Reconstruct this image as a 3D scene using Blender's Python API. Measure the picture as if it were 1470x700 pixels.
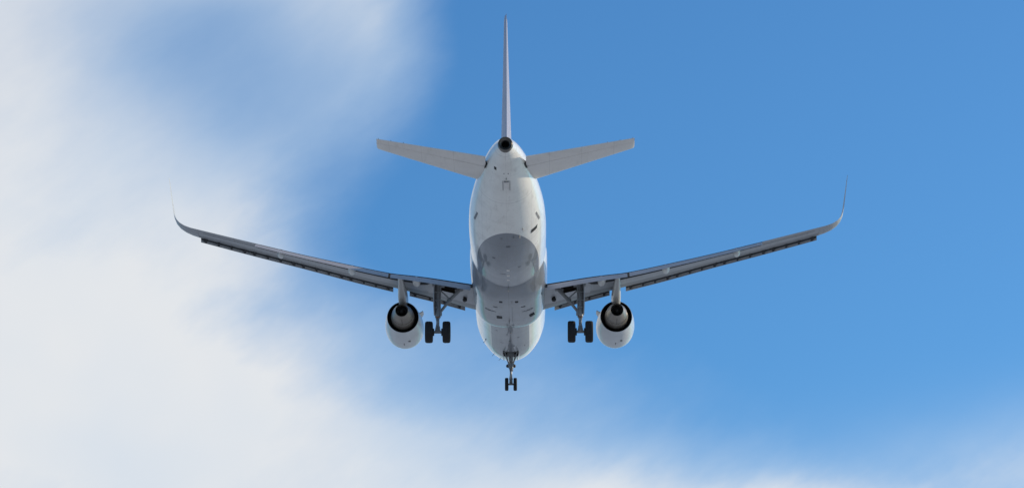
import bpy, bmesh, math, random
from mathutils import Vector, Matrix
R = math.radians
random.seed(4)
sc = bpy.context.scene
for o in list(bpy.data.objects): bpy.data.objects.remove(o)

# ------------------------------------------------------------------ camera, sky, sun, exposure
# The aircraft's own frame: x to its right wing, y forward (the nose tip is y = 0), z up from the
# fuselage centre line.  It flies away to the north, 3 degrees nose up, some 50 m above the ground.
PITCH = R(3.0)
CAM_BODY = Vector((1.3725, -180.8467, -40.394))
YAW, TILT, ROLL, FOC = -0.0074, 0.2503, -0.0016, 4.482
M_air_rot = Matrix.Rotation(PITCH, 4, 'X')
cam_rel = M_air_rot @ CAM_BODY
AIR_POS = Vector((0, 0, 1.7 - cam_rel.z))
M_air = Matrix.Translation(AIR_POS) @ M_air_rot
cy, sy, cp, sp = math.cos(YAW), math.sin(YAW), math.cos(TILT), math.sin(TILT)
fwd = Vector((sy*cp, cy*cp, sp)); r0 = Vector((cy, -sy, 0)); u0 = r0.cross(fwd)
rt = math.cos(ROLL)*r0 + math.sin(ROLL)*u0; up = -math.sin(ROLL)*r0 + math.cos(ROLL)*u0
Mc = Matrix((rt, up, -fwd)).transposed().to_4x4(); Mc.translation = CAM_BODY
camd = bpy.data.cameras.new('camera'); cam = bpy.data.objects.new('camera', camd)
sc.collection.objects.link(cam); sc.camera = cam
cam.matrix_world = M_air @ Mc
camd.sensor_fit = 'HORIZONTAL'; camd.sensor_width = 36.0
camd.lens = 36.0*FOC*1000/1470
camd.clip_start = 0.5; camd.clip_end = 60000

SUN_EL, SUN_AZ = R(17), R(68)
world = bpy.data.worlds.new('World'); sc.world = world; world.use_nodes = True
wt = world.node_tree; wn = wt.nodes; wl = wt.links
bg = wn['Background']; bg.inputs[1].default_value = 0.12
sky = wn.new('ShaderNodeTexSky'); sky.sky_type = 'NISHITA'; sky.sun_disc = False
sky.sun_elevation = SUN_EL; sky.sun_rotation = SUN_AZ; sky.ozone_density = 2.0

class NG:
    """small helper for math node chains"""
    def __init__(s, tree): s.t = tree
    def n(s, typ, **kw):
        nd = s.t.nodes.new(typ)
        for k, v in kw.items(): setattr(nd, k, v)
        return nd
    def put(s, sock, v):
        if isinstance(v, bpy.types.NodeSocket): s.t.links.new(v, sock)
        elif v is not None: sock.default_value = v
    def m(s, op, a, b=None, c=None, clamp=False):
        nd = s.n('ShaderNodeMath', operation=op); nd.use_clamp = clamp
        s.put(nd.inputs[0], a); s.put(nd.inputs[1], b); s.put(nd.inputs[2], c)
        return nd.outputs[0]
    def mix(s, f, a, b, blend='MIX'):
        nd = s.n('ShaderNodeMix', data_type='RGBA', blend_type=blend)
        s.put(nd.inputs[0], f); s.put(nd.inputs[6], a); s.put(nd.inputs[7], b)
        return nd.outputs[2]
    def rng(s, v, a, b, c=0., d=1., kind='SMOOTHSTEP'):
        nd = s.n('ShaderNodeMapRange', interpolation_type=kind)
        s.put(nd.inputs[0], v); s.put(nd.inputs[1], a); s.put(nd.inputs[2], b); s.put(nd.inputs[3], c); s.put(nd.inputs[4], d)
        return nd.outputs[0]

g = NG(wt)
tcw = g.n('ShaderNodeTexCoord').outputs['Generated']
sep = g.n('ShaderNodeSeparateXYZ'); wl.new(tcw, sep.inputs[0])
DX, DY, DZ = sep.outputs
DEG = 57.29578
az = g.m('MULTIPLY', g.m('ARCTAN2', DX, DY), DEG)               # compass bearing from north, degrees
el = g.m('MULTIPLY', g.m('ARCSINE', DZ), DEG)                   # elevation, degrees
# sky plane coordinates in units of 1/10 degree steps round bearing -0.4, elevation 17.3
U = g.m('MULTIPLY', g.m('ADD', az, 0.44), 0.95)                  # east-west degrees
V = g.m('SUBTRACT', 17.34, el)                                   # degrees downward
def noise(scale, sx, sy, ang, detail=5, rough=.55, off=(0, 0), dist=0.):
    ca, sa = math.cos(R(ang)), math.sin(R(ang))
    a = g.m('ADD', g.m('MULTIPLY', U, ca*sx), g.m('MULTIPLY', V, sa*sx))
    b = g.m('ADD', g.m('MULTIPLY', U, -sa*sy), g.m('MULTIPLY', V, ca*sy))
    c = g.n('ShaderNodeCombineXYZ'); g.put(c.inputs[0], g.m('ADD', a, off[0])); g.put(c.inputs[1], g.m('ADD', b, off[1]))
    nd = g.n('ShaderNodeTexNoise'); nd.noise_dimensions = '2D'
    wl.new(c.outputs[0], nd.inputs['Vector']); nd.inputs['Scale'].default_value = scale
    nd.inputs['Detail'].default_value = detail; nd.inputs['Roughness'].default_value = rough
    nd.inputs['Distortion'].default_value = dist
    return g.m('SUBTRACT', nd.outputs['Fac'], .5)
PX = 78.2
def fcurve(pts, lo, hi):
    """piecewise curve of V (degrees) -> value; pts as (degrees, value), values lo..hi"""
    nd = g.n('ShaderNodeFloatCurve'); cu = nd.mapping.curves[0]
    v0, v1 = pts[0][0], pts[-1][0]
    P = [((p[0]-v0)/(v1-v0), (p[1]-lo)/(hi-lo)) for p in pts]
    cu.points[0].location = P[0]; cu.points[1].location = P[-1]
    for p in P[1:-1]: cu.points.new(*p)
    for p in cu.points: p.handle_type = 'AUTO'
    nd.mapping.update()
    g.put(nd.inputs['Value'], g.m('DIVIDE', g.m('SUBTRACT', V, v0), v1-v0, clamp=True))
    return g.m('MULTIPLY_ADD', nd.outputs[0], hi-lo, lo)
# edge of the thin cloud bank: bearing of its eastern edge at each elevation, and how soft it is
edge = [(-600, 760), (-250, 660), (0, 590), (60, 598), (130, 578), (190, 528), (260, 455), (320, 440), (380, 448),
        (430, 505), (480, 625), (530, 715), (580, 805), (620, 895), (660, 990), (700, 1110), (900, 1700), (1300, 3200)]
soft = [(-600, 260), (0, 60), (80, 50), (150, 62), (220, 95), (300, 80), (370, 80), (430, 170), (480, 260), (560, 265), (620, 215), (700, 210), (1300, 500)]
E1 = fcurve([((y-350)/PX, (x-735)/PX) for y, x in edge], -6, 34)
S1 = fcurve([((y-350)/PX, w/PX) for y, w in soft], 0, 8)
big = noise(.22, 1, 1, 0, 3, .5, (3.1, 1.7)); mid = noise(.55, .7, 1.25, -32, 5, .55, (7.3, 2.9)); fine = noise(1.5, .6, 1.5, -35, 6, .6, (1.3, 8.1), .2)
d = g.m('DIVIDE', g.m('SUBTRACT', E1, U), S1)
d = g.m('ADD', d, g.m('MULTIPLY', mid, .8)); d = g.m('ADD', d, g.m('MULTIPLY', fine, .16))
bank = g.rng(d, -1.3, 1.6)
def blob(x, y, rx, ry, ang=0):
    cx, cyy = (x-735)/PX, (y-350)/PX; ca, sa = math.cos(R(ang)), math.sin(R(ang))
    du = g.m('SUBTRACT', U, cx); dv = g.m('SUBTRACT', V, cyy)
    a = g.m('DIVIDE', g.m('ADD', g.m('MULTIPLY', du, ca), g.m('MULTIPLY', dv, sa)), rx/PX)
    b = g.m('DIVIDE', g.m('ADD', g.m('MULTIPLY', du, -sa), g.m('MULTIPLY', dv, ca)), ry/PX)
    r2 = g.m('ADD', g.m('MULTIPLY', a, a), g.m('MULTIPLY', b, b))
    return g.m('EXPONENT', g.m('MULTIPLY', r2, -1.0))
dens = g.m('MULTIPLY_ADD', mid, .15, .86)
dens = g.m('MULTIPLY_ADD', fine, .06, dens)
for (x, y, rx, ry, an, a) in [(300, 95, 195, 115, 5, -.40), (130, 30, 110, 70, 0, -.06), (400, 180, 130, 80, -20, -.20), (330, 20, 110, 60, 0, -.12),
                              (505, 90, 60, 110, 10, -.08), (150, 560, 340, 200, 5, .20), (560, 440, 170, 80, 45, -.12), (640, 540, 120, 50, 20, -.05), (400, 310, 60, 60, 0, .05), (60, 250, 140, 260, 0, .04),
                              (700, 610, 240, 70, 18, -.13), (440, 480, 90, 60, 20, -.08), (500, 560, 60, 30, 20, .03)]:
    dens = g.m('MULTIPLY_ADD', blob(x, y, rx, ry, an), a, dens)
dens = g.m('MULTIPLY', bank, dens)
veil = g.m('MULTIPLY', blob(1440, 690, 300, 90, -12), .42)
veil = g.m('ADD', veil, g.m('MULTIPLY', blob(1200, 760, 400, 110, 0), .35))
dens = g.m('ADD', dens, g.m('MULTIPLY', veil, g.m('ADD', 1.0, mid)))
dens = g.m('MAXIMUM', g.m('MINIMUM', dens, .97), 0.0)
# away from this bank: scattered thin cloud over the rest of the sky
cn = g.n('ShaderNodeTexNoise'); cn.inputs['Scale'].default_value = 2.2; cn.inputs['Detail'].default_value = 5
wl.new(tcw, cn.inputs['Vector'])
else_ = g.m('MULTIPLY', g.rng(cn.outputs['Fac'], .46, .68), .8)
near = g.rng(g.m('MAXIMUM', g.m('MULTIPLY', g.m('ABSOLUTE', U), .75), g.m('ABSOLUTE', V)), 9.0, 16.0)
infront = g.m('GREATER_THAN', DY, 0.0)
far_f = g.m('MAXIMUM', near, g.m('SUBTRACT', 1.0, infront))
dens = g.m('ADD', g.m('MULTIPLY', dens, g.m('SUBTRACT', 1.0, far_f)), g.m('MULTIPLY', else_, far_f))
blue = g.mix(1.0, sky.outputs[0], (.455, .93, 1.36, 1), 'MULTIPLY')
shade = g.rng(g.m('ADD', dens, g.m('MULTIPLY', big, .5)), .4, 1.15)
ccol = g.mix(shade, (4.25, 5.45, 6.9, 1), (6.75, 6.85, 6.95, 1))
wl.new(g.mix(dens, blue, ccol), bg.inputs[0])

sund = bpy.data.lights.new('sun', 'SUN'); sund.energy = 3.6; sund.angle = R(0.5); sund.color = (1.0, .83, .62)
suno = bpy.data.objects.new('sun', sund); sc.collection.objects.link(suno)
sdir = Vector((math.sin(SUN_AZ)*math.cos(SUN_EL), math.cos(SUN_AZ)*math.cos(SUN_EL), math.sin(SUN_EL)))
suno.rotation_euler = sdir.to_track_quat('Z', 'Y').to_euler(); suno.location = (60, -20, 120)
vs = sc.view_settings
vs.view_transform = 'Standard'; vs.look = 'None'; vs.exposure = 0.0; vs.gamma = 1.0; vs.use_curve_mapping = False
sc.cycles.max_bounces = 6; sc.cycles.diffuse_bounces = 4
sc.cycles.use_denoising = True

# ------------------------------------------------------------------ materials
def mat(name): 
    m = bpy.data.materials.new(name); m.use_nodes = True
    return m, NG(m.node_tree), m.node_tree.nodes['Principled BSDF']
def paint(name, col, rough=.35, grime=.10, coat=.25, metal=0., col2=None, split=None, lines=None, streak=0.0, fine=.0):
    """aircraft paint: faint uneven dirt, longitudinal streaks, dark hairline skin joints"""
    m, q, b = mat(name)
    tc = q.n('ShaderNodeTexCoord').outputs['Object']
    sp_ = q.n('ShaderNodeSeparateXYZ'); q.put(sp_.inputs[0], tc); X, Y, Z = sp_.outputs
    c = (*col, 1)
    if split:
        c = split(q, X, Y, Z, (*col, 1), (*col2, 1))
    n1 = q.n('ShaderNodeTexNoise'); q.put(n1.inputs['Vector'], tc); n1.inputs['Scale'].default_value = .9; n1.inputs['Detail'].default_value = 8; n1.inputs['Roughness'].default_value = .65
    mp = q.n('ShaderNodeMapping'); q.put(mp.inputs[0], tc); mp.inputs['Scale'].default_value = (3.2, .35, 3.2)
    n2 = q.n('ShaderNodeTexNoise'); q.put(n2.inputs['Vector'], mp.outputs[0]); n2.inputs['Scale'].default_value = 1.6; n2.inputs['Detail'].default_value = 6; n2.inputs['Roughness'].default_value = .6
    f = q.m('ADD', q.m('MULTIPLY', q.rng(n1.outputs['Fac'], .42, .72), grime), q.m('MULTIPLY', q.rng(n2.outputs['Fac'], .5, .78), streak))
    c = q.mix(f, c, (.16, .14, .12, 1))
    if lines:
        for (ax, per, off, w, amt) in lines:
            s_ = {'x': X, 'y': Y, 'z': Z}[ax]
            fr = q.m('ABSOLUTE', q.m('SUBTRACT', q.m('FRACT', q.m('DIVIDE', q.m('ADD', s_, off+100*per), per)), .5))
            ln = q.m('LESS_THAN', fr, w/per/2)
            c = q.mix(q.m('MULTIPLY', ln, amt), c, (.05, .05, .055, 1))
    q.put(b.inputs['Base Color'], c)
    q.put(b.inputs['Roughness'], q.m('MULTIPLY_ADD', n1.outputs['Fac'], .25, rough-.1))
    b.inputs['Metallic'].default_value = metal
    b.inputs['Coat Weight'].default_value = coat; b.inputs['Coat Roughness'].default_value = .08
    n3 = q.n('ShaderNodeTexNoise'); q.put(n3.inputs['Vector'], tc); n3.inputs['Scale'].default_value = 1.3
    bp = q.n('ShaderNodeBump'); bp.inputs['Strength'].default_value = .06; bp.inputs['Distance'].default_value = .05
    q.put(bp.inputs['Height'], n3.outputs['Fac']); q.put(b.inputs['Normal'], bp.outputs[0])
    return m
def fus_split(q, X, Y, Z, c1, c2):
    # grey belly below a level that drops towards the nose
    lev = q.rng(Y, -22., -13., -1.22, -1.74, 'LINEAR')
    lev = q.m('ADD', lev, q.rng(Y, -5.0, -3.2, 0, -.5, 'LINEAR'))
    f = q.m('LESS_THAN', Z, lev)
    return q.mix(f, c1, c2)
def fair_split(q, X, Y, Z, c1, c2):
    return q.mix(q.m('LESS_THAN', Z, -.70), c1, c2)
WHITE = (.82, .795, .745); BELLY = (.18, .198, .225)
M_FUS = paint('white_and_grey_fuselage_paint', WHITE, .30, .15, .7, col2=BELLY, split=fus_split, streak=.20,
              lines=[('y', 4.2, 1.1, .022, .40), ('y', 2.1, .3, .014, .2), ('x', 1.24, .62, .012, .2)])
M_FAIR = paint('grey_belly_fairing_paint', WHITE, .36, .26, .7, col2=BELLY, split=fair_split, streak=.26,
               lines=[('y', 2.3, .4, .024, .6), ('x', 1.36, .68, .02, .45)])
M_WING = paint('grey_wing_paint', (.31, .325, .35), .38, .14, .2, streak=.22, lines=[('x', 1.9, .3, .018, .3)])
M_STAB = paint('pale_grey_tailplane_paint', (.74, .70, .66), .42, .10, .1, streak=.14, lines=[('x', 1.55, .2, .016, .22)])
M_FIN = paint('dull_lavender_fin_paint', (.29, .285, .36), .45, .08, .1, streak=.08)
M_WLET = paint('white_winglet_paint', (.40, .42, .45), .55, .04, .0)
M_LEAD = paint('darker_forward_underside', (.19, .20, .215), .42, .14, .1, streak=.2)  # darker grey for the forward part of the wing underside
M_SLAT = paint('pale_slat_paint', (.42, .42, .42), .5, .10, .0)
M_NAC = paint('pale_nacelle_paint', (.52, .54, .56), .30, .10, .4, streak=.16, lines=[('y', 1.85, .4, .02, .35)])
M_FTF = paint('pale_fairing_paint', (.58, .58, .57), .36, .14, .2, streak=.2)
M_PYL = paint('grey_pylon_paint', (.44, .44, .43), .36, .14, .2, streak=.2)
M_GEAR = paint('grey_gear_paint', (.25, .26, .27), .5, .4, 0, streak=.3)
M_CORE = paint('heat_stained_core_metal', (.27, .235, .20), .34, .5, 0, metal=.6, streak=.5)
def plain(name, col, rough=.6, metal=0., bump=0., scale=20):
    m, q, b = mat(name)
    n = q.n('ShaderNodeTexNoise'); q.put(n.inputs['Vector'], q.n('ShaderNodeTexCoord').outputs['Object']); n.inputs['Scale'].default_value = scale/6
    n.inputs['Detail'].default_value = 5
    q.put(b.inputs['Base Color'], q.mix(n.outputs['Fac'], (*[c*.65 for c in col], 1), (*[c*1.35 for c in col], 1)))
    b.inputs['Roughness'].default_value = rough; b.inputs['Metallic'].default_value = metal
    return m
M_TYRE = plain('black_tyre_rubber', (.009, .009, .010), .75)
M_HUB = plain('dull_wheel_metal', (.40, .39, .38), .45, .6)
M_PIPE = plain('burnt_exhaust_metal', (.16, .145, .13), .38, .85)
M_COVE_SHADE = plain('dark_cove_shade', (.05, .052, .056), .7)  # near-black stands in for gap shade inside the flap and slat coves
M_DARK = plain('sooty_black_metal', (.018, .017, .017), .6)
M_BAY = plain('brown_gear_bay_lining', (.055, .040, .028), .8)
M_CHROME = plain('oleo_chrome', (.30, .30, .30), .45, .8)
M_VENT = plain('dark_vent_opening', (.02, .021, .024), .7)
M_SEAM = plain('grey_panel_edge', (.20, .20, .205), .6)
M_FSEAM = plain('faint_panel_joint', (.11, .12, .135), .6)
M_TRACK = plain('dark_slat_track', (.045, .045, .05), .6)
M_COPPER = plain('orange_brown_fitting', (.28, .12, .06), .5, .5)
M_GLASS = plain('lamp_glass', (.25, .25, .27), .1, .6)

# ------------------------------------------------------------------ mesh helpers (all in the aircraft frame: x, s aft of nose, z)
def V3(x, s, z): return Vector((x, -s, z))
def link(name, bm, mats, parent, smooth=35, recalc=True):
    if recalc: bmesh.ops.recalc_face_normals(bm, faces=bm.faces)
    me = bpy.data.meshes.new(name); bm.to_mesh(me); bm.free()
    for m_ in (mats if isinstance(mats, (list, tuple)) else [mats]): me.materials.append(m_)
    o = bpy.data.objects.new(name, me); sc.collection.objects.link(o)
    if parent: o.parent = parent
    if smooth:
        for p in me.polygons: p.use_smooth = True
        me.set_sharp_from_angle(angle=R(smooth))
    return o
def loft(bm, rings, cap0=True, cap1=True, mi=0, closed=True):
    vr = [[bm.verts.new(p) for p in r] for r in rings]; n = len(vr[0]); out = []
    for a, b in zip(vr, vr[1:]):
        for i in range(n if closed else n-1):
            j = (i+1) % n
            f = bm.faces.new((a[i], a[j], b[j], b[i])); f.material_index = mi; out.append(f)
    if cap0: f = bm.faces.new(vr[0][::-1]); f.material_index = mi
    if cap1: f = bm.faces.new(vr[-1]); f.material_index = mi
    return out
def tube(bm, a, b, r0_, r1_=None, n=14, mi=0):
    a, b = Vector(a), Vector(b); r1_ = r0_ if r1_ is None else r1_
    d_ = (b-a).normalized(); p = d_.orthogonal().normalized(); q_ = d_.cross(p)
    ring = lambda c, r_: [c+(p*math.cos(t)+q_*math.sin(t))*r_ for t in [2*math.pi*i/n for i in range(n)]]
    loft(bm, [ring(a, r0_), ring(b, r1_)], mi=mi)
def box(bm, c, size, rot=None, mi=0, bev=0.):
    res = bmesh.ops.create_cube(bm, size=1.0); vs_ = res['verts']
    for v in vs_:
        p = Vector((v.co.x*size[0], v.co.y*size[1], v.co.z*size[2]))
        if rot is not None: p = rot @ p
        v.co = Vector(c)+p
    fs = set(f for v in vs_ for f in v.link_faces)
    for f in fs: f.material_index = mi
    if bev:
        es = list(set(e for f in fs for e in f.edges))
        r_ = bmesh.ops.bevel(bm, geom=es, offset=bev, segments=2, affect='EDGES')
        for f in r_['faces']: f.material_index = mi
def lathe(bm, c, axis, prof, n=40, mi=0, mis=None, sx=1., cap=False):
    """prof: (distance along axis, radius)"""
    c = Vector(c); ax = Vector(axis).normalized()
    p = Vector((0, 0, 1)) if abs(ax.z) < .9 else Vector((1, 0, 0)); p = (p-ax*p.dot(ax)).normalized(); q_ = ax.cross(p)
    rings = [[c+ax*t+(p*math.cos(a)+q_*math.sin(a)*sx)*max(r_, 1e-4) for a in [2*math.pi*i/n for i in range(n)]] for t, r_ in prof]
    vr = [[bm.verts.new(v) for v in r_] for r_ in rings]
    for k, (a, b) in enumerate(zip(vr, vr[1:])):
        for i in range(n):
            j = (i+1) % n
            f = bm.faces.new((a[i], a[j], b[j], b[i])); f.material_index = mis[k] if mis else mi
    if cap:
        bm.faces.new(vr[0][::-1]).material_index = mi; bm.faces.new(vr[-1]).material_index = mi
def pch(tab, x):
    """smooth monotone interpolation of a table [(x, y...)]"""
    n = len(tab)
    if x <= tab[0][0]: return list(tab[0][1:])
    if x >= tab[-1][0]: return list(tab[-1][1:])
    k = next(i for i in range(n-1) if tab[i][0] <= x <= tab[i+1][0])
    h = tab[k+1][0]-tab[k][0]; t = (x-tab[k][0])/h; out = []
    for c in range(1, len(tab[0])):
        sl = lambda i: (tab[i+1][c]-tab[i][c])/(tab[i+1][0]-tab[i][0])
        def tg(i):
            if i == 0: return sl(0)
            if i == n-1: return sl(n-2)
            a, b = sl(i-1), sl(i)
            return 0 if a*b <= 0 else 2*a*b/(a+b)
        y0, y1, m0, m1 = tab[k][c], tab[k+1][c], tg(k)*h, tg(k+1)*h
        out.append((2*t**3-3*t**2+1)*y0+(t**3-2*t**2+t)*m0+(-2*t**3+3*t**2)*y1+(t**3-t**2)*m1)
    return out
def lin(tab, x):
    if x <= tab[0][0]: return list(tab[0][1:])
    for a, b in zip(tab, tab[1:]):
        if x <= b[0]:
            t = (x-a[0])/(b[0]-a[0]); return [a[i]+(b[i]-a[i])*t for i in range(1, len(a))]
    return list(tab[-1][1:])

# ------------------------------------------------------------------ ground
bm = bmesh.new(); S = 30000; N = 24
gv = [[bm.verts.new((-S+2*S*i/N, -S+2*S*j/N, 0)) for i in range(N+1)] for j in range(N+1)]
for j in range(N):
    for i in range(N): bm.faces.new((gv[j][i], gv[j][i+1], gv[j+1][i+1], gv[j+1][i]))
mg, q, b = mat('frosted_pale_ground')
tcg = q.n('ShaderNodeTexCoord').outputs['Object']
ng1 = q.n('ShaderNodeTexNoise'); q.put(ng1.inputs['Vector'], tcg); ng1.inputs['Scale'].default_value = .012; ng1.inputs['Detail'].default_value = 9
ng2 = q.n('ShaderNodeTexNoise'); q.put(ng2.inputs['Vector'], tcg); ng2.inputs['Scale'].default_value = .8; ng2.inputs['Detail'].default_value = 6
cg = q.mix(q.rng(ng1.outputs['Fac'], .4, .6), (.46, .45, .43, 1), (.60, .60, .59, 1))
cg = q.mix(q.m('MULTIPLY', q.rng(ng2.outputs['Fac'], .45, .7), .35), cg, (.30, .28, .24, 1))
q.put(b.inputs['Base Color'], cg); b.inputs['Roughness'].default_value = .95
gr = link('ground', bm, mg, None, 0); gr['kind'] = 'structure'

# ------------------------------------------------------------------ the aircraft
air = bpy.data.objects.new('airliner', None); sc.collection.objects.link(air)
air.matrix_world = M_air; air.empty_display_size = 3
air['label'] = 'white twin-engine airliner with grey belly flying away overhead, landing gear and flaps down'
air['category'] = 'airplane'

# fuselage: s, half width, top, bottom
FUS = [(0.0, .02, -.53, -.57), (.12, .26, -.30, -.83), (.4, .52, -.08, -1.08), (.9, .86, .20, -1.36), (1.6, 1.18, .52, -1.62), (2.4, 1.45, 1.10, -1.80), (3.4, 1.70, 1.68, -1.94),
       (4.6, 1.87, 1.93, -2.03), (6.2, 1.965, 2.06, -2.07), (8, 1.975, 2.07, -2.07), (24.0, 1.975, 2.07, -2.07), (25.2, 1.975, 2.07, -2.03), (26.5, 1.97, 2.07, -1.90), (28, 1.93, 2.07, -1.65),
       (29, 1.88, 2.07, -1.42), (30, 1.79, 2.07, -1.17), (31, 1.67, 2.06, -.90), (32, 1.53, 2.05, -.62), (33, 1.36, 2.03, -.32), (34, 1.18, 2.02, -.01), (35, .97, 1.96, .29), (36, .74, 1.85, .57),
       (36.8, .52, 1.70, .75), (37.3, .37, 1.56, .84)]
def fus_ring(s, n=96):
    w, zt, zb = pch(FUS, s); zc, h = (zt+zb)/2, (zt-zb)/2
    return [V3(w*math.cos(t), s, zc+h*math.sin(t)) for t in [2*math.pi*(i+.5)/n for i in range(n)]]
ss = [0, .03, .07, .12, .2, .3, .42, .56, .72, .9, 1.15, 1.4, 1.8, 2.2, 2.7, 3.2, 3.7, 4.1]+[4.3+.15*i for i in range(13)]+[6.5, 7.2]+[8+.8*i for i in range(20)]+[24+.4*i for i in range(33)]+[37.05, 37.3]
ss = sorted(set(round(s, 3) for s in ss))
bm = bmesh.new(); loft(bm, [fus_ring(s) for s in ss], True, False)
kill = []
for f in bm.faces:
    c = f.calc_center_median()
    if len(f.verts) == 4 and abs(c.x) < .40 and c.z < -1.6 and 4.4 < -c.y < 6.05: kill.append(f)
bmesh.ops.delete(bm, geom=kill, context='FACES')
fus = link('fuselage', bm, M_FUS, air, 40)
# nose gear bay lining: an open box inside the hull
bm = bmesh.new()
x0, s0, s1, zt, zb = .43, 4.3, 6.1, -1.35, -1.96
P = lambda x, s, z: bm.verts.new(V3(x, s, z))
a = [P(-x0, s0, zb), P(x0, s0, zb), P(x0, s1, zb), P(-x0, s1, zb)]; t_ = [P(-x0, s0, zt), P(x0, s0, zt), P(x0, s1, zt), P(-x0, s1, zt)]
for i in range(4): bm.faces.new((a[i], a[(i+1) % 4], t_[(i+1) % 4], t_[i]))
bm.faces.new(t_); link('nose_gear_bay', bm, M_DARK, fus, 0)

def hull(x, s):
    """height of the fuselage underside at lateral x"""
    w, zt, zb = pch(FUS, s); return (zt+zb)/2-(zt-zb)/2*math.sqrt(max(0, 1-(x/w)**2))
# belly fairing
FAIR = [(11.6, 1.30, -1.95), (12.2, 1.70, -2.06), (12.8, 1.90, -2.20), (13.4, 1.99, -2.32), (14.2, 2.03, -2.40), (16, 2.05, -2.43), (19, 2.05, -2.43), (20.4, 2.04, -2.36), (21.3, 2.02, -2.22), (21.9, 1.995, -2.10), (22.2, 1.96, -2.0)]
def fair_ring(s, n=64):
    w, zb = pch(FAIR, s); zt = .2; out = []
    for i in range(n):
        t = 2*math.pi*(i+.5)/n; c_, s_ = math.cos(t), math.sin(t)
        e = 2/2.75 if s_ < 0 else 1
        k = lin([(11.6, 1.0), (13.4, .0), (20.4, .0), (22.2, 1.)], s)[0]; e = e*(1-k)+k*1.0
        x = w*math.copysign(abs(c_)**e, c_); z = (abs(s_)**e)*(zb if s_ < 0 else .7)
        out.append(V3(x, s, z))
    return out
bm = bmesh.new(); loft(bm, [fair_ring(11.6+.265*i) for i in range(41)])
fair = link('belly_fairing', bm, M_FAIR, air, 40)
def fair_z(x, s):
    r_ = fair_ring(s, 256); return min((p.z for p in r_ if abs(p.x-x) < .08 and p.z < 0), default=-2.3)

def plate(name, parent, x, s, w, l, mat_, zf=hull, th=.02, ang=0., out=.012):
    """small panel following the underside: w across, l along"""
    bm_ = bmesh.new(); ca, sa = math.cos(ang), math.sin(ang); n = 4
    low, hi = [], []
    for j in range(n+1):
        for i in range(n+1):
            dx, ds = w*(i/n-.5), l*(j/n-.5); xx, s_ = x+dx*ca-ds*sa, s+dx*sa+ds*ca
            z = zf(xx, s_); low.append(bm_.verts.new(V3(xx, s_, z-out))); hi.append(bm_.verts.new(V3(xx, s_, z+th)))
    I = lambda i, j: j*(n+1)+i
    for j in range(n):
        for i in range(n):
            bm_.faces.new((low[I(i, j)], low[I(i+1, j)], low[I(i+1, j+1)], low[I(i, j+1)])); bm_.faces.new((hi[I(i, j)], hi[I(i, j+1)], hi[I(i+1, j+1)], hi[I(i+1, j)]))
    per = [I(i, 0) for i in range(n)]+[I(n, j) for j in range(n)]+[I(i, n) for i in range(n, 0, -1)]+[I(0, j) for j in range(n, 0, -1)]
    for a_, b_ in zip(per, per[1:]+per[:1]): bm_.faces.new((low[a_], low[b_], hi[b_], hi[a_]))
    return link(name, bm_, mat_, parent, 0)
def blade(name, parent, x, s, h, c, mat_, lean=0., zf=hull):
    z = zf(x, s); bm_ = bmesh.new(); rings = []
    for k, (f_, cc) in enumerate([(-.1, 1), (.5, .8), (.9, .62), (1., .4)]):
        rings.append([V3(x+lean*f_*h+.022*math.cos(t)*(1-.4*f_), s+f_*h*.4+cc*c/2*math.sin(t), z-f_*h) for t in [2*math.pi*i/12 for i in range(12)]])
    loft(bm_, rings); return link(name, bm_, mat_, parent, 40)
# fairing openings and seams
plate('air_vent', fair, -.53, 16.3, .30, .50, M_VENT, fair_z); plate('air_vent', fair, 1.24, 16.0, .26, .42, M_VENT, fair_z, ang=.10)
plate('air_vent', fair, -.42, 19.8, .17, .22, M_VENT, fair_z); plate('air_vent', fair, .42, 19.8, .17, .22, M_VENT, fair_z)
plate('drain_panel', fair, .17, 19.8, .04, .4, M_SEAM, fair_z); plate('drain_panel', fair, -.73, 18.6, .24, .06, M_SEAM, fair_z); plate('drain_panel', fair, .76, 18.6, .24, .06, M_SEAM, fair_z)
plate('seam_strip', fair, .17, 17.4, .018, 4.4, M_FSEAM, fair_z, out=.004)
for sx in (-1, 1):
    plate('seam_strip', fair, sx*1.0, 17.5, .6, .02, M_FSEAM, fair_z, out=.004)
blade('drain_mast', fair, -.01, 15.5, .16, .2, M_VENT, zf=fair_z); blade('drain_mast', fair, 0, 21.8, .2, .25, M_SEAM, zf=fair_z)
blade('antenna', fus, .05, 11.2, .12, .3, M_SEAM); blade('antenna', fus, -.17, 10.6, .08, .25, M_SEAM); blade('antenna', fus, -.05, 8.8, .10, .3, M_SEAM)
for k in range(3): plate('drain_panel', fus, .02, 23.4+.95*k, .15, .22, M_STAB)
for sx, s, h in ((-1.5, 5.4, .10), (-1.0, 3.0, .13), (-.62, 2.2, .13)): blade('probe', fus, sx, s, h, .05, M_SEAM, lean=-.9)
blade('probe', fus, -1.44, 6.45, .08, .30, M_SEAM)
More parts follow.
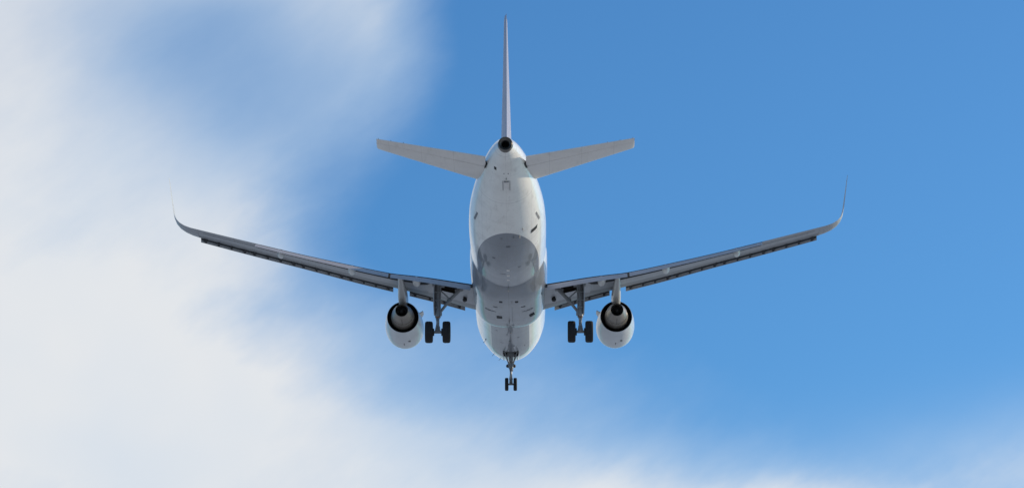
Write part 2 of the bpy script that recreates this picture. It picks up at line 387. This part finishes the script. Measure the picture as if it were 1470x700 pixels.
# aft belly fittings
plate('outflow_valve', fus, 1.37, 29.15, .30, .28, M_VENT, ang=-.1, out=.02); blade('drain_mast', fus, .81, 29.9, .18, .16, M_SEAM); blade('antenna', fus, .64, 29.3, .16, .2, M_SEAM)
plate('drain_panel', fus, -.27, 29.2, .09, .12, M_SEAM); blade('antenna', fus, .35, 29.3, .10, .2, M_SEAM)
for sx in (-1, 1): plate('door_sill', fus, sx*1.55, 30.0, .06, .95, M_SEAM, ang=sx*.17, out=.02)
plate('static_port', fus, -.51, 35.45, .11, .22, M_VENT)
plate('inlet_flap', fus, .02, 34.2, .20, .55, M_STAB, out=.03); plate('inlet_opening', fus, .02, 34.53, .24, .07, M_SEAM, out=.04)
for dx in (-.15, .19): plate('flap_hinge', fus, dx, 34.15, .025, .8, M_SEAM, out=.02)
for dx in (-.09, .12): plate('drain_panel', fus, dx, 35.2, .04, .08, M_SEAM)
blade('drain_mast', fus, .02, 34.75, .16, .2, M_SEAM)
for x, s, w_, l_ in ((-.9, 32.3, .22, .03), (.7, 32.0, .03, .25), (-.35, 30.8, .16, .16), (.3, 31.3, .10, .10), (-1.0, 29.6, .05, .3), (.05, 28.4, .22, .16), (-.7, 26.8, .14, .14), (.6, 25.6, .14, .10), (-.25, 24.6, .3, .05),
                     (.45, 9.6, .12, .12), (-.5, 8.2, .2, .05), (.2, 7.6, .12, .16), (-.75, 10.9, .12, .10), (.8, 7.0, .05, .2)):
    plate('access_panel', fus, x, s, w_, l_, M_FSEAM if s < 29 else M_STAB, out=.004)
# tail cone exhaust
bm = bmesh.new()
tc_ = V3(0, 37.28, 1.19)
lathe(bm, tc_, (0, -1, .03), [(-.25, .365), (0, .362), (.10, .35), (.24, .338), (.26, .325), (.22, .30), (.16, .24), (.13, .20), (.10, .185)], 40, mi=0)
lathe(bm, tc_, (0, -1, .03), [(.10, .185), (-.6, .17), (-.61, .0)], 40, mi=1)
link('exhaust_pipe', bm, [M_PIPE, M_DARK], fus, 40)

# ------------------------------------------------------------------ wings
XW = {}
SLE = lambda y: 12.25+.52*(y-2)
STE = lambda y: 18.35 if y < 6.4 else 18.4+.29*(y-6.4)
ZLE = [(0, -1.00), (2, -.80), (4, -.50), (6.4, -.20), (8.5, .07), (11, .44), (13.5, .78), (16.45, 1.21)]
ZTE = [(0, -1.38), (2, -1.07), (4.78, -.63), (6.42, -.44), (9, -.06), (11, .26), (13.45, .70), (16.45, 1.25)]
TC = [(0, .15), (2, .148), (6.4, .118), (16.45, .105)]
def foil(x, t, side):
    yt = 5*t*(.2969*math.sqrt(max(x, 0))-.126*x-.3516*x*x+.2843*x**3-.1036*x**4)
    cam_ = .012*4*x*(1-x)
    return cam_+yt if side > 0 else cam_-yt
def wing_pt(y, x, off):
    """x = chord fraction, off = height over chord line / chord"""
    le, te = SLE(y), STE(y); zl, zt = pch(ZLE, y)[0], pch(ZTE, y)[0]; c = te-le
    return Vector((y, -(le+x*c), zl+(zt-zl)*x+off*c))
def wing_ring(y, xu, xl, n=18):
    t = pch(TC, y)[0]; pts = []
    for i in range(n+1):
        x = xu*(.5+.5*math.cos(math.pi*i/n)) if i < n else 0
        pts.append(wing_pt(y, x, foil(x, t, 1)))
    for i in range(1, n+1):
        x = xl*(.5-.5*math.cos(math.pi*i/n)); pts.append(wing_pt(y, x, foil(x, t, -1)))
    # cove between lower lip and spoiler trailing edge
    up_ = foil(xu, t, 1)-.004
    if xl < .99:
        pts.append(wing_pt(y, xl+.01, (foil(xl, t, -1)+up_)*.45)); pts.append(wing_pt(y, (xl+xu)/2+.02, up_-.012))
    else:
        a_ = foil(.999, t, 1); pts.append(wing_pt(y, 1., a_*.3)); pts.append(wing_pt(y, 1., a_*.6))
    return pts
YF = 13.45
def mirror(bm_, sg):
    if sg < 0:
        for v in bm_.verts: v.co.x *= -1
def make_wing(sg):
    bm = bmesh.new(); ys = [0.6, 1.5]+[2+.2*i for i in range(13)]+[4.8+.4*i for i in range(22)]
    ys = [y for y in ys if y < YF-.05]+[YF]
    rings = [wing_ring(y, .95, lin([(3.9, .90), (4.6, .67)], y)[0]) for y in ys]
    rings += [wing_ring(y, 1., 1.) for y in (YF+.012, 14, 14.6, 15.2, 15.8, 16.45)]
    loft(bm, rings, True, False)
    kill = [f for f in bm.faces if len(f.verts) == 4 and f.normal is not None and 2.75 < f.calc_center_median().x < 3.95 and 16.15 < -f.calc_center_median().y < 17.75
            and f.calc_center_median().z < wing_pt(f.calc_center_median().x, (-f.calc_center_median().y-SLE(f.calc_center_median().x))/(STE(f.calc_center_median().x)-SLE(f.calc_center_median().x)), 0).z]
    bmesh.ops.delete(bm, geom=kill, context='FACES')
    for f in bm.faces:
        if len(f.verts) != 4: continue
        c_ = f.calc_center_median(); x = (-c_.y-SLE(c_.x))/(STE(c_.x)-SLE(c_.x)); o_ = (c_.z-wing_pt(c_.x, x, 0).z)/(STE(c_.x)-SLE(c_.x))
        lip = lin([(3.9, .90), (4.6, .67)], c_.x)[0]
        if c_.x < YF and x > lip and o_ < foil(min(x, .95), .11, 1)*.5: f.material_index = 1  # shade of the flap cove put into the colour
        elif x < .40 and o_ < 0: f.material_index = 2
    mirror(bm, sg); w = link('wing', bm, [M_WING, M_COVE_SHADE, M_LEAD], air, 38)
    # blended winglet
    st = [(16.45, SLE(16.45), 1.21, STE(16.45), 1.25, 6, .105), (16.8, 20.03, 1.27, 21.45, 1.31, 12, .10), (17.1, 20.22, 1.37, 21.50, 1.41, 24, .10), (17.36, 20.42, 1.51, 21.56, 1.56, 38, .095),
          (17.54, 20.62, 1.68, 21.64, 1.74, 56, .09), (17.64, 20.84, 1.90, 21.76, 1.96, 72, .085), (17.69, 21.10, 2.15, 21.92, 2.2, 82, .08), (17.76, 21.75, 2.85, 22.36, 2.9, 86, .075),
          (17.82, 22.35, 3.50, 22.78, 3.55, 87, .07), (17.83, 22.62, 3.66, 22.88, 3.68, 87, .06)]
    bm = bmesh.new(); rs = []
    for (y, le, zl, te, zt_, cant, tt) in st:
        c = te-le; tt = tt*(1.0+.05*min(1, max(0, (zl-1.5)/.8))); nx, nz = -math.sin(R(cant)), math.cos(R(cant)); pts = []
        for i in range(19):
            x = .5+.5*math.cos(math.pi*i/18); o_ = foil(x, tt, 1)*c; pts.append(V3(y+nx*o_, le+x*c, zl+(zt_-zl)*x+nz*o_))
        for i in range(1, 19):
            x = .5-.5*math.cos(math.pi*i/18); o_ = foil(min(x, .999), tt, -1)*c; pts.append(V3(y+nx*o_, le+x*c, zl+(zt_-zl)*x+nz*o_))
        rs.append(pts)
    fs = loft(bm, rs)
    for f in fs:
        c_ = f.calc_center_median(); f.material_index = 1 if c_.z > 1.62 else 0
    mirror(bm, sg); link('winglet', bm, [M_WING, M_WLET], w, 40)
    # aileron line + aileron
    bm = bmesh.new(); rs = []
    for y in (YF+.05, 14.4, 15.4, 16.2):
        t = pch(TC, y)[0]; rs.append([wing_pt(y, .74, foil(.74, t, -1)-.004), wing_pt(y, .752, foil(.752, t, -1)-.004), wing_pt(y, .752, foil(.752, t, -1)+.01), wing_pt(y, .74, foil(.74, t, -1)+.01)])
    loft(bm, rs); mirror(bm, sg); link('aileron_hinge_gap', bm, M_TRACK, w, 0)
    # flaps
    def flap(y0, y1, n=8):
        bm = bmesh.new(); rs = []
        for k in range(n+1):
            y = y0+(y1-y0)*k/n
            cf = lin([(2, 1.12), (6.4, .86), (YF, .60)], y)[0]; A = R(lin([(2, 26), (YF, 25)], y)[0])
            o_ = wing_pt(y, lin([(2, .935), (YF, .915)], y)[0], -.002); pts = []
            for i in range(15):
                x = .5+.5*math.cos(math.pi*i/14); pts.append((x*cf, foil(x, .13, 1)*cf))
            for i in range(1, 14):
                x = .5-.5*math.cos(math.pi*i/14); pts.append((x*cf, foil(x, .09, -1)*cf))
            rs.append([o_+Vector((0, -(a_*math.cos(A)+b_*math.sin(A)), -a_*math.sin(A)+b_*math.cos(A)-.004)) for a_, b_ in pts])
        loft(bm, rs); mirror(bm, sg); link('flap', bm, M_FLAP, w, 40)
    flap(2.06, 6.34); flap(6.46, YF-.02)
    # slats with their dark tracks
    def slat(y0, y1, ntr):
        bm = bmesh.new(); rs = []; n = 10
        def prof(y):
            k = lin([(2.3, 1.0), (6.4, .86), (16.4, .62)], y)[0]; o_ = wing_pt(y, 0, 0)
            pr = [(.10, .135), (-.05, .15), (-.20, .11), (-.33, .02), (-.42, -.12), (-.44, -.24), (-.41, -.33), (-.36, -.375), (-.335, -.36), (-.345, -.28), (-.33, -.17), (-.26, -.05), (-.15, .035), (-.02, .09)]
            return [o_+Vector((0, -a_*k, (b_*.95+.02)*k)) for a_, b_ in pr]
        for i in range(n+1): rs.append(prof(y0+(y1-y0)*i/n))
        fs = loft(bm, rs); 
        for k_, f in enumerate(fs):
            if k_ % 14 in (10, 11, 12): f.material_index = 2  # gap shade behind the slat, painted as near-black faces
        for fr in (.10, .37, .63, .90):
            y = y0+(y1-y0)*fr; k = lin([(2.3, 1.0), (6.4, .8), (16.4, .6)], y)[0]; o_ = wing_pt(y, 0, 0)
            wd = .13 if fr in (.37, .63) else .20
            box(bm, o_+Vector((0, .06*k, -.13*k)), (wd, .50*k, .15*k), Matrix.Rotation(R(22), 3, 'X'), mi=1)
            box(bm, o_+Vector((0, .26*k, -.245*k)), (wd*.6, .08*k, .13*k), Matrix.Rotation(R(22), 3, 'X'), mi=1)
        mirror(bm, sg); link('slat', bm, [M_SLAT, M_TRACK, M_COVE_SHADE], w, 45)
    slat(2.48, 5.50, 3)
    for a_, b_ in ((6.38, 8.862), (8.868, 11.362), (11.368, 13.912), (13.918, 16.42)): slat(a_, b_, 2)
    # flap track fairings
    for y, L_, wd in ((4.98, 1.9, .22), (8.42, 1.75, .205), (12.15, 1.5, .185)):
        bm = bmesh.new(); rs = []; te = STE(y); zt_ = pch(ZTE, y)[0]; c = STE(y)-SLE(y)
        for k in range(15):
            u = k/14; s_ = te-L_*.72+u*(L_*.72+.10); r_ = math.sin(math.pi*min(1, u*.92+.08))**.55
            droop = -.30*max(0, s_-(te-.45)); x = (s_-SLE(y))/c
            zl = wing_pt(y, min(x, .93), foil(min(x, .93), pch(TC, y)[0], -1)).z
            h = .18*r_+.03; cz = zl-.07*r_+droop
            rs.append([V3(y+wd*r_*math.cos(t)*(1 if math.sin(t) < 0 else 1), s_, cz+h*math.sin(t)*(1.25 if math.sin(t) < 0 else 1)) for t in [2*math.pi*i/20 for i in range(20)]])
        loft(bm, rs); mirror(bm, sg); link('flap_track_fairing', bm, M_FTF, w, 45)
    # retractable landing light under the wing root
    bm = bmesh.new(); z_ = wing_pt(2.42, .5, foil(.5, .14, -1)).z
    c_ = V3(2.42, 15.7, z_-.10)
    tube(bm, c_+Vector((0, .10, 0)), c_+Vector((0, -.08, 0)), .13, .09, 18, 0); box(bm, c_+Vector((0, -.05, .14)), (.16, .3, .1), None, 0)
    box(bm, c_+Vector((0, -.1, .02)), (.07, .12, .07), None, 0); mirror(bm, sg); link('landing_light', bm, M_DARK, w, 40)
    # gear bay lining just under the upper skin
    bm = bmesh.new(); rs = []
    for y in (2.6, 3.0, 3.4, 3.8, 4.05):
        t = pch(TC, y)[0]; c = STE(y)-SLE(y); xa, xb = (15.95-SLE(y))/c, (17.85-SLE(y))/c
        rs.append([wing_pt(y, xa, foil(xa, t, -1)+.006), wing_pt(y, xa, foil(xa, t, 1)-.012), wing_pt(y, .88, foil(.88, t, 1)-.008), wing_pt(y, .88, foil(.88, t, -1)+.004)])
    loft(bm, rs, True, True, closed=False) if False else loft(bm, rs, False, False, closed=False)
    mirror(bm, sg); link('gear_bay', bm, M_BAY, w, 0)
    return w
M_FLAP = paint('pale_flap_paint', (.45, .42, .42), .55, .12, .0, streak=.16)
wings = {sg: make_wing(sg) for sg in (1, -1)}

# ------------------------------------------------------------------ main landing gear
def wheel(name, c, r_, w_, parent):
    bm = bmesh.new(); h = w_/2; k = .16*r_
    lathe(bm, c, (1, 0, 0), [(-h*.72, r_*.56), (-h*.92, r_*.66), (-h, r_*.80), (-h*.95, r_*.91), (-h*.74, r_*.975), (-h*.4, r_), (-h*.38, r_*.985), (-h*.34, r_*.985), (-h*.32, r_), (-.02, r_), (0, r_*.985), (.02, r_), (h*.32, r_), (h*.34, r_*.985), (h*.38, r_*.985),
          (h*.4, r_), (h*.74, r_*.975), (h*.95, r_*.91), (h, r_*.80), (h*.92, r_*.66), (h*.72, r_*.56)], 48, 0)
    lathe(bm, c, (1, 0, 0), [(-h*.30, 0), (-h*.3, r_*.3), (-h*.55, r_*.36), (-h*.70, r_*.54), (-h*.76, r_*.58), (-h*.7, r_*.56), (h*.7, r_*.56), (h*.76, r_*.58), (h*.70, r_*.54), (h*.55, r_*.36), (h*.3, r_*.3), (h*.3, 0)], 32, 1)
    return link(name, bm, [M_TYRE, M_HUB], parent, 35)
ZAX = -3.54
def main_gear(sg):
    X = 3.82
    P = lambda x, s, z: V3(x, s, z)
    bm = bmesh.new()
    tube(bm, P(X, 17.55, -.72), P(X, 17.62, -2.55), .150, .135, 20); tube(bm, P(X, 17.60, -2.35), P(X, 17.63, -2.72), .165, .15, 20)
    tube(bm, P(X-.35, 17.55, -.95), P(X+.3, 17.55, -.90), .10, .10, 14)
    tube(bm, P(X+.17, 17.60, -1.0), P(X+.15, 17.66, -2.6), .028, None, 8); tube(bm, P(X-.16, 17.75, -1.1), P(X-.13, 17.76, -2.75), .022, None, 8); tube(bm, P(X-.05, 17.80, -1.0), P(X-.03, 17.8, -2.9), .018, None, 8)
    for z in (-1.35, -1.8, -2.2): box(bm, P(X, 17.72, z), (.34, .14, .06), None, 0, .01)
    box(bm, P(X-.15, 17.66, -2.52), (.14, .2, .22), None, 0, .02)
    mirror(bm, sg); leg = link('main_landing_gear', bm, M_GEAR, air, 40)
    bm = bmesh.new(); tube(bm, P(X, 17.63, -2.68), P(X, 17.68, -3.30), .085, None, 20, 0)
    tube(bm, P(X, 17.66, -3.22), P(X, 17.71, ZAX), .115, .14, 20, 1); tube(bm, P(X-.48, 17.71, ZAX), P(X+.48, 17.71, ZAX), .075, None, 16, 1)
    mirror(bm, sg); link('shock_strut', bm, [M_CHROME, M_GEAR], leg, 40)
    bm = bmesh.new()   # torque link, behind the leg
    for dx in (-1, 1):
        tube(bm, P(X+.10*dx, 17.76, -2.70), P(X+.03*dx, 18.10, -3.10), .032, .028, 8, 0); tube(bm, P(X+.03*dx, 18.10, -3.10), P(X+.12*dx, 17.80, ZAX+.04), .028, .035, 8, 0)
    box(bm, P(X, 18.10, -3.10), (.14, .08, .08), None, 0, .01); box(bm, P(X, 17.78, -2.74), (.24, .08, .10), None, 1, .01)
    mirror(bm, sg); link('torque_link', bm, [M_GEAR, M_COPPER], leg, 40)
    bm = bmesh.new()
    tube(bm, P(X-1.13, 17.35, -1.16), P(X-.62, 17.45, -1.74), .105, .085, 14); tube(bm, P(X-.62, 17.45, -1.74), P(X-.12, 17.6, -2.42), .08, .075, 14)
    tube(bm, P(X-.66, 17.40, -1.74), P(X-.56, 17.5, -1.74), .13, None, 12); tube(bm, P(X-1.35, 17.35, -1.12), P(X-.9, 17.35, -1.18), .09, None, 12)
    tube(bm, P(X-.62, 17.45, -1.66), P(X-.10, 17.55, -1.18), .045, .035, 10); tube(bm, P(X-.62, 17.45, -1.62), P(X-.95, 17.4, -1.34), .03, None, 8)
    mirror(bm, sg); link('side_brace', bm, M_GEAR, leg, 40)
    bm = bmesh.new()   # door fixed outboard of the leg
    rs = []
    for (z, a_, b_) in ((-.85, 17.05, 18.1), (-1.6, 17.08, 18.12), (-2.2, 17.15, 18.05), (-2.55, 17.35, 17.9)):
        dx = .165+.03*math.sin((z+.85)/-1.7*math.pi); rs.append([P(X+dx, a_, z), P(X+dx, b_, z), P(X+dx+.05, b_, z), P(X+dx+.05, a_, z)])
    loft(bm, rs); mirror(bm, sg); link('gear_door', bm, M_WING, leg, 30)
    bm = bmesh.new()   # brake packs
    bm.free()
    for dx in (-.28, .28):
        bm = bmesh.new(); lathe(bm, P(sg*(X+dx), 17.71, ZAX), (1, 0, 0), [(-.09, 0), (-.09, .2), (.09, .2), (.09, 0)], 24); link('brake', bm, M_DARK, leg, 40)
    for dx in (-.47, .47): wheel('wheel', P(sg*(X+dx), 17.71, ZAX), .585, .42, leg)
for sg in (1, -1): main_gear(sg)

# ------------------------------------------------------------------ nose gear
P = V3; ZN = -3.76
bm = bmesh.new()
tube(bm, P(0, 5.0, -1.5), P(0, 5.02, -2.72), .12, .115, 18); tube(bm, P(0, 5.02, -2.55), P(0, 5.03, -2.82), .15, .14, 18)
box(bm, P(0, 5.06, -2.62), (.36, .22, .16), None, 0, .02)
for dx in (-.1, .1): tube(bm, P(dx, 5.16, -1.9), P(dx*.8, 5.18, -2.9), .02, None, 8)
ngear = link('nose_landing_gear', bm, M_GEAR, air, 40)
bm = bmesh.new(); tube(bm, P(0, 5.03, -2.8), P(0, 5.06, -3.5), .065, None, 18, 0); tube(bm, P(0, 5.06, -3.35), P(0, 5.07, ZN), .085, .10, 16, 1); tube(bm, P(-.3, 5.07, ZN), P(.3, 5.07, ZN), .055, None, 14, 1)
link('shock_strut', bm, [M_CHROME, M_GEAR], ngear, 40)
bm = bmesh.new()
for dx in (-1, 1): tube(bm, P(.08*dx, 5.15, -2.85), P(.02*dx, 5.42, -3.15), .026, None, 8); tube(bm, P(.02*dx, 5.42, -3.15), P(.08*dx, 5.15, -3.5), .026, None, 8)
box(bm, P(0, 5.42, -3.15), (.1, .07, .07), None, 0, .01); box(bm, P(.02, 5.15, -2.95), (.2, .1, .12), None, 1, .01)
link('torque_link', bm, [M_GEAR, M_COPPER], ngear, 40)
bm = bmesh.new()
for dx in (-1, 1): tube(bm, P(.38*dx, 5.55, -1.92), P(.10*dx, 5.08, -2.62), .05, .045, 12)
tube(bm, P(-.40, 5.55, -1.93), P(.40, 5.55, -1.93), .05, None, 12); box(bm, P(0, 5.42, -2.10), (.42, .05, .22), None, 0, .01); box(bm, P(0, 5.3, -2.32), (.24, .05, .22), None, 0, .01)
link('drag_brace', bm, M_GEAR, ngear, 40)
for dx in (-.185, .185):
    bm = bmesh.new(); c_ = P(dx, 4.98, -2.66); lathe(bm, c_, (0, 1, 0), [(-.10, 0), (-.09, .05), (-.02, .095), (.06, .10), (.06, .085)], 20, 0); lathe(bm, c_, (0, 1, 0), [(.055, .09), (.05, 0)], 20, 1)
    link('taxi_light', bm, [M_DARK, M_GLASS], ngear, 40)
for sg in (-1, 1):
    bm = bmesh.new(); rs = []
    for (dx, z, a_, b_) in ((.43, -1.95, 5.0, 6.0), (.45, -2.12, 5.0, 5.98), (.42, -2.30, 5.05, 5.9), (.38, -2.38, 5.15, 5.8)): rs.append([P(sg*dx, a_, z), P(sg*dx, b_, z), P(sg*(dx+.03), b_, z), P(sg*(dx+.03), a_, z)])
    loft(bm, rs); link('gear_door', bm, M_PYL, ngear, 30)
for dx in (-.245, .245): wheel('wheel', P(dx, 5.07, ZN), .375, .205, ngear)

# ------------------------------------------------------------------ engines
EX, EZ = 5.84, -1.93
def engine(sg):
    c = V3(sg*EX, 0, EZ); ax = (0, -1, 0)
    bm = bmesh.new()
    prof = [(11.8, .80), (11.3, .83), (10.95, .88), (10.80, .925), (10.76, .965), (10.82, 1.0), (11.05, 1.035), (11.4, 1.055), (11.9, 1.062), (12.5, 1.045), (13.1, 1.005), (13.7, .945), (14.3, .872), (14.31, .855), (14.2, .845), (13.6, .86), (12.9, .88)]
    lathe(bm, c, ax, prof[:14], 72, 0); lathe(bm, c, ax, prof[13:], 72, 1)
    lathe(bm, c, ax, [(12.9, .89), (12.9, .5)], 72, 1); lathe(bm, c, ax, [(11.8, .80), (11.85, .2), (11.5, 0.)], 48, 1)
    eng = link('engine', bm, [M_NAC, M_DARK], air, 40)
    bm = bmesh.new()
    lathe(bm, c, ax, [(12.9, .55), (13.6, .66), (14.2, .655), (14.75, .605), (14.95, .585)], 56, 0)
    lathe(bm, c, ax, [(14.95, .575), (14.97, .560), (15.0, .565), (15.5, .45), (15.95, .352), (15.955, .335), (15.9, .33), (15.2, .36)], 56, 0)
    for a_ in (180, ):   # lengthwise joint under the cowl
        box(bm, c+Vector((0, -15.3, -.51)), (.02, .6, .015), Matrix.Rotation(R(-13), 3, 'X'), 1)
    link('core_cowl', bm, [M_CORE, M_DARK], eng, 45)
    bm = bmesh.new(); lathe(bm, c, ax, [(15.2, .37), (15.21, .20), (15.5, .17), (15.85, .06), (15.9, 0)], 40, 0)
    link('exhaust_plug', bm, M_DARK, eng, 45)
    # strake on the inboard shoulder
    bm = bmesh.new(); a_ = R(34); n_ = Vector((-math.cos(a_)*sg, 0, math.sin(a_)))
    pts = [(11.3, 1.0, 1.04), (12.0, 1.0, 1.27), (12.75, 1.0, 1.26), (12.85, 1.0, 1.0)]
    tn = Vector((math.sin(a_)*sg, 0, math.cos(a_)))*.02
    A = [bm.verts.new(c+Vector((0, -s_, 0))+n_*h_+tn) for s_, _, h_ in pts]; B = [bm.verts.new(c+Vector((0, -s_, 0))+n_*h_-tn) for s_, _, h_ in pts]
    bm.faces.new(A); bm.faces.new(B[::-1])
    for i in range(4): bm.faces.new((A[i], A[(i+1) % 4], B[(i+1) % 4], B[i]))
    link('strake', bm, M_NAC, eng, 0)
    bm = bmesh.new(); box(bm, c+Vector((.30, -12.7, -.985)), (.13, .2, .06), None, 0, .01); link('drain_outlet', bm, M_SEAM, eng, 0)
    bm = bmesh.new(); box(bm, c+Vector((.0, -12.2, -1.05)), (.045, .4, .05), None, 0, .01); link('drain_mast', bm, M_SEAM, eng, 0)
    # pylon
    bm = bmesh.new(); rs = []
    PY = [(11.0, .10, -.84, -.66), (12.0, .20, -.92, -.48), (13.2, .24, -1.15, -.25), (14.3, .25, -1.42, -.25), (15.0, .24, -1.42, -.35), (15.5, .225, -1.28, -.45), (16.1, .20, -1.10, -.5), (16.8, .17, -.98, -.5), (17.5, .15, -.86, -.45), (18.1, .12, -.80, -.5), (18.5, .07, -.78, -.6)]
    for k in range(31):
        s_ = 11+7.5*k/30; w_, zb, zt_ = pch(PY, s_); zc, h = (zb+zt_)/2, (zt_-zb)/2
        rs.append([V3(sg*(EX+w_*math.copysign(abs(math.cos(t))**.6, math.cos(t))), s_, zc+h*math.copysign(abs(math.sin(t))**.75, math.sin(t))) for t in [2*math.pi*(i+.5)/24 for i in range(24)]])
    loft(bm, rs); link('pylon', bm, M_PYL, eng, 45)
for sg in (1, -1): engine(sg)

# ------------------------------------------------------------------ tailplane
def stab(sg):
    def pt(y, x, off):
        k = (y-1.2)/5.0; le = 32.15+3.25*k; te = 35.95+.98*k; zl, zt_ = .90+.68*k, 1.06+.57*k; c = te-le
        return Vector((y, -(le+x*c), zl+(zt_-zl)*x+off*c))
    def ring(y, xa, xb, t=.10, n=14, dz=0, k=1.):
        r_ = []
        for i in range(n+1):
            x = xb+(xa-xb)*(.5-.5*math.cos(math.pi*i/n)); r_.append(pt(y, x, foil(min(x, .999), t, 1)*.8*k-.012+dz))
        for i in range(n+1):
            x = xa+(xb-xa)*(.5-.5*math.cos(math.pi*i/n))
            if xa == 0 and i == 0: continue
            r_.append(pt(y, x, -foil(min(x, .999), t, 1)*.95*k+dz))
        return r_
    bm = bmesh.new(); loft(bm, [ring(y, 0, .695, t) for y, t in ((.6, .10), (1.5, .10), (3, .10), (4.5, .095), (6.0, .09))]+[ring(6.16, .03, .68, .07), ring(6.22, .10, .64, .03)])
    mirror(bm, sg); st = link('horizontal_stabilizer', bm, M_STAB, air, 38)
    bm = bmesh.new(); loft(bm, [ring(y, .705, 1., t) for y, t in ((.98, .10), (3, .10), (4.5, .095), (6.0, .09), (6.2, .08))])
    mirror(bm, sg); link('elevator', bm, M_STAB, st, 38)
    for y_ in (4.9, 5.5, 6.1):
        bm = bmesh.new(); a_ = pt(y_, 1, 0); tube(bm, a_, a_+Vector((0, -.22, -.01)), .012, .006, 6); mirror(bm, sg); link('static_wick', bm, M_SEAM, st, 0)
    # dark opening where the tailplane pivots into the hull
    bm = bmesh.new(); tube(bm, V3(.93, 35.15, .88), V3(1.02, 34.7, .80), .04, .035, 10); 
    mirror(bm, sg); link('pivot_gap', bm, M_VENT, st, 40)
for sg in (1, -1): stab(sg)

# ------------------------------------------------------------------ fin
def fin_pt(z, x, off):
    k = (z-1.9)/5.9; le = 29.6+4.95*k; te = 35.75+.85*k; c = te-le
    return Vector((off*c, -(le+x*c), z))
def fin_ring(z, xa, xb, t, n=12):
    A = [fin_pt(z, xa+(xb-xa)*(.5-.5*math.cos(math.pi*i/n)), (foil(min(xa+(xb-xa)*(.5-.5*math.cos(math.pi*i/n)), .999), t, 1)-.012*4*(xa+(xb-xa)*(.5-.5*math.cos(math.pi*i/n)))*(1-(xa+(xb-xa)*(.5-.5*math.cos(math.pi*i/n)))))) for i in range(n+1)]
    B = [Vector((-p.x, p.y, p.z)) for p in A[::-1]]
    if xa == 0: B = B[:-1]
    return A+B
bm = bmesh.new(); loft(bm, [fin_ring(z, 0, .70, t) for z, t in ((1.4, .10), (2.2, .092), (4, .09), (6, .085), (7.75, .085))]+[fin_ring(8.0, .04, .70, .085), fin_ring(8.09, .12, .70, .05)])
fin = link('vertical_stabilizer', bm, M_FIN, air, 38)
bm = bmesh.new(); loft(bm, [fin_ring(z, .705, .997, t) for z, t in ((2.02, .092), (4, .09), (6, .085), (7.75, .085), (8.02, .08))])
for v in bm.verts:
    t_ = max(0, (-v.co.y-(29.6+4.95*(v.co.z-1.9)/5.9))/((35.75+.85*(v.co.z-1.9)/5.9)-(29.6+4.95*(v.co.z-1.9)/5.9))-.70)/.3
    v.co.x += .055*t_

link('rudder', bm, M_FIN, fin, 38)
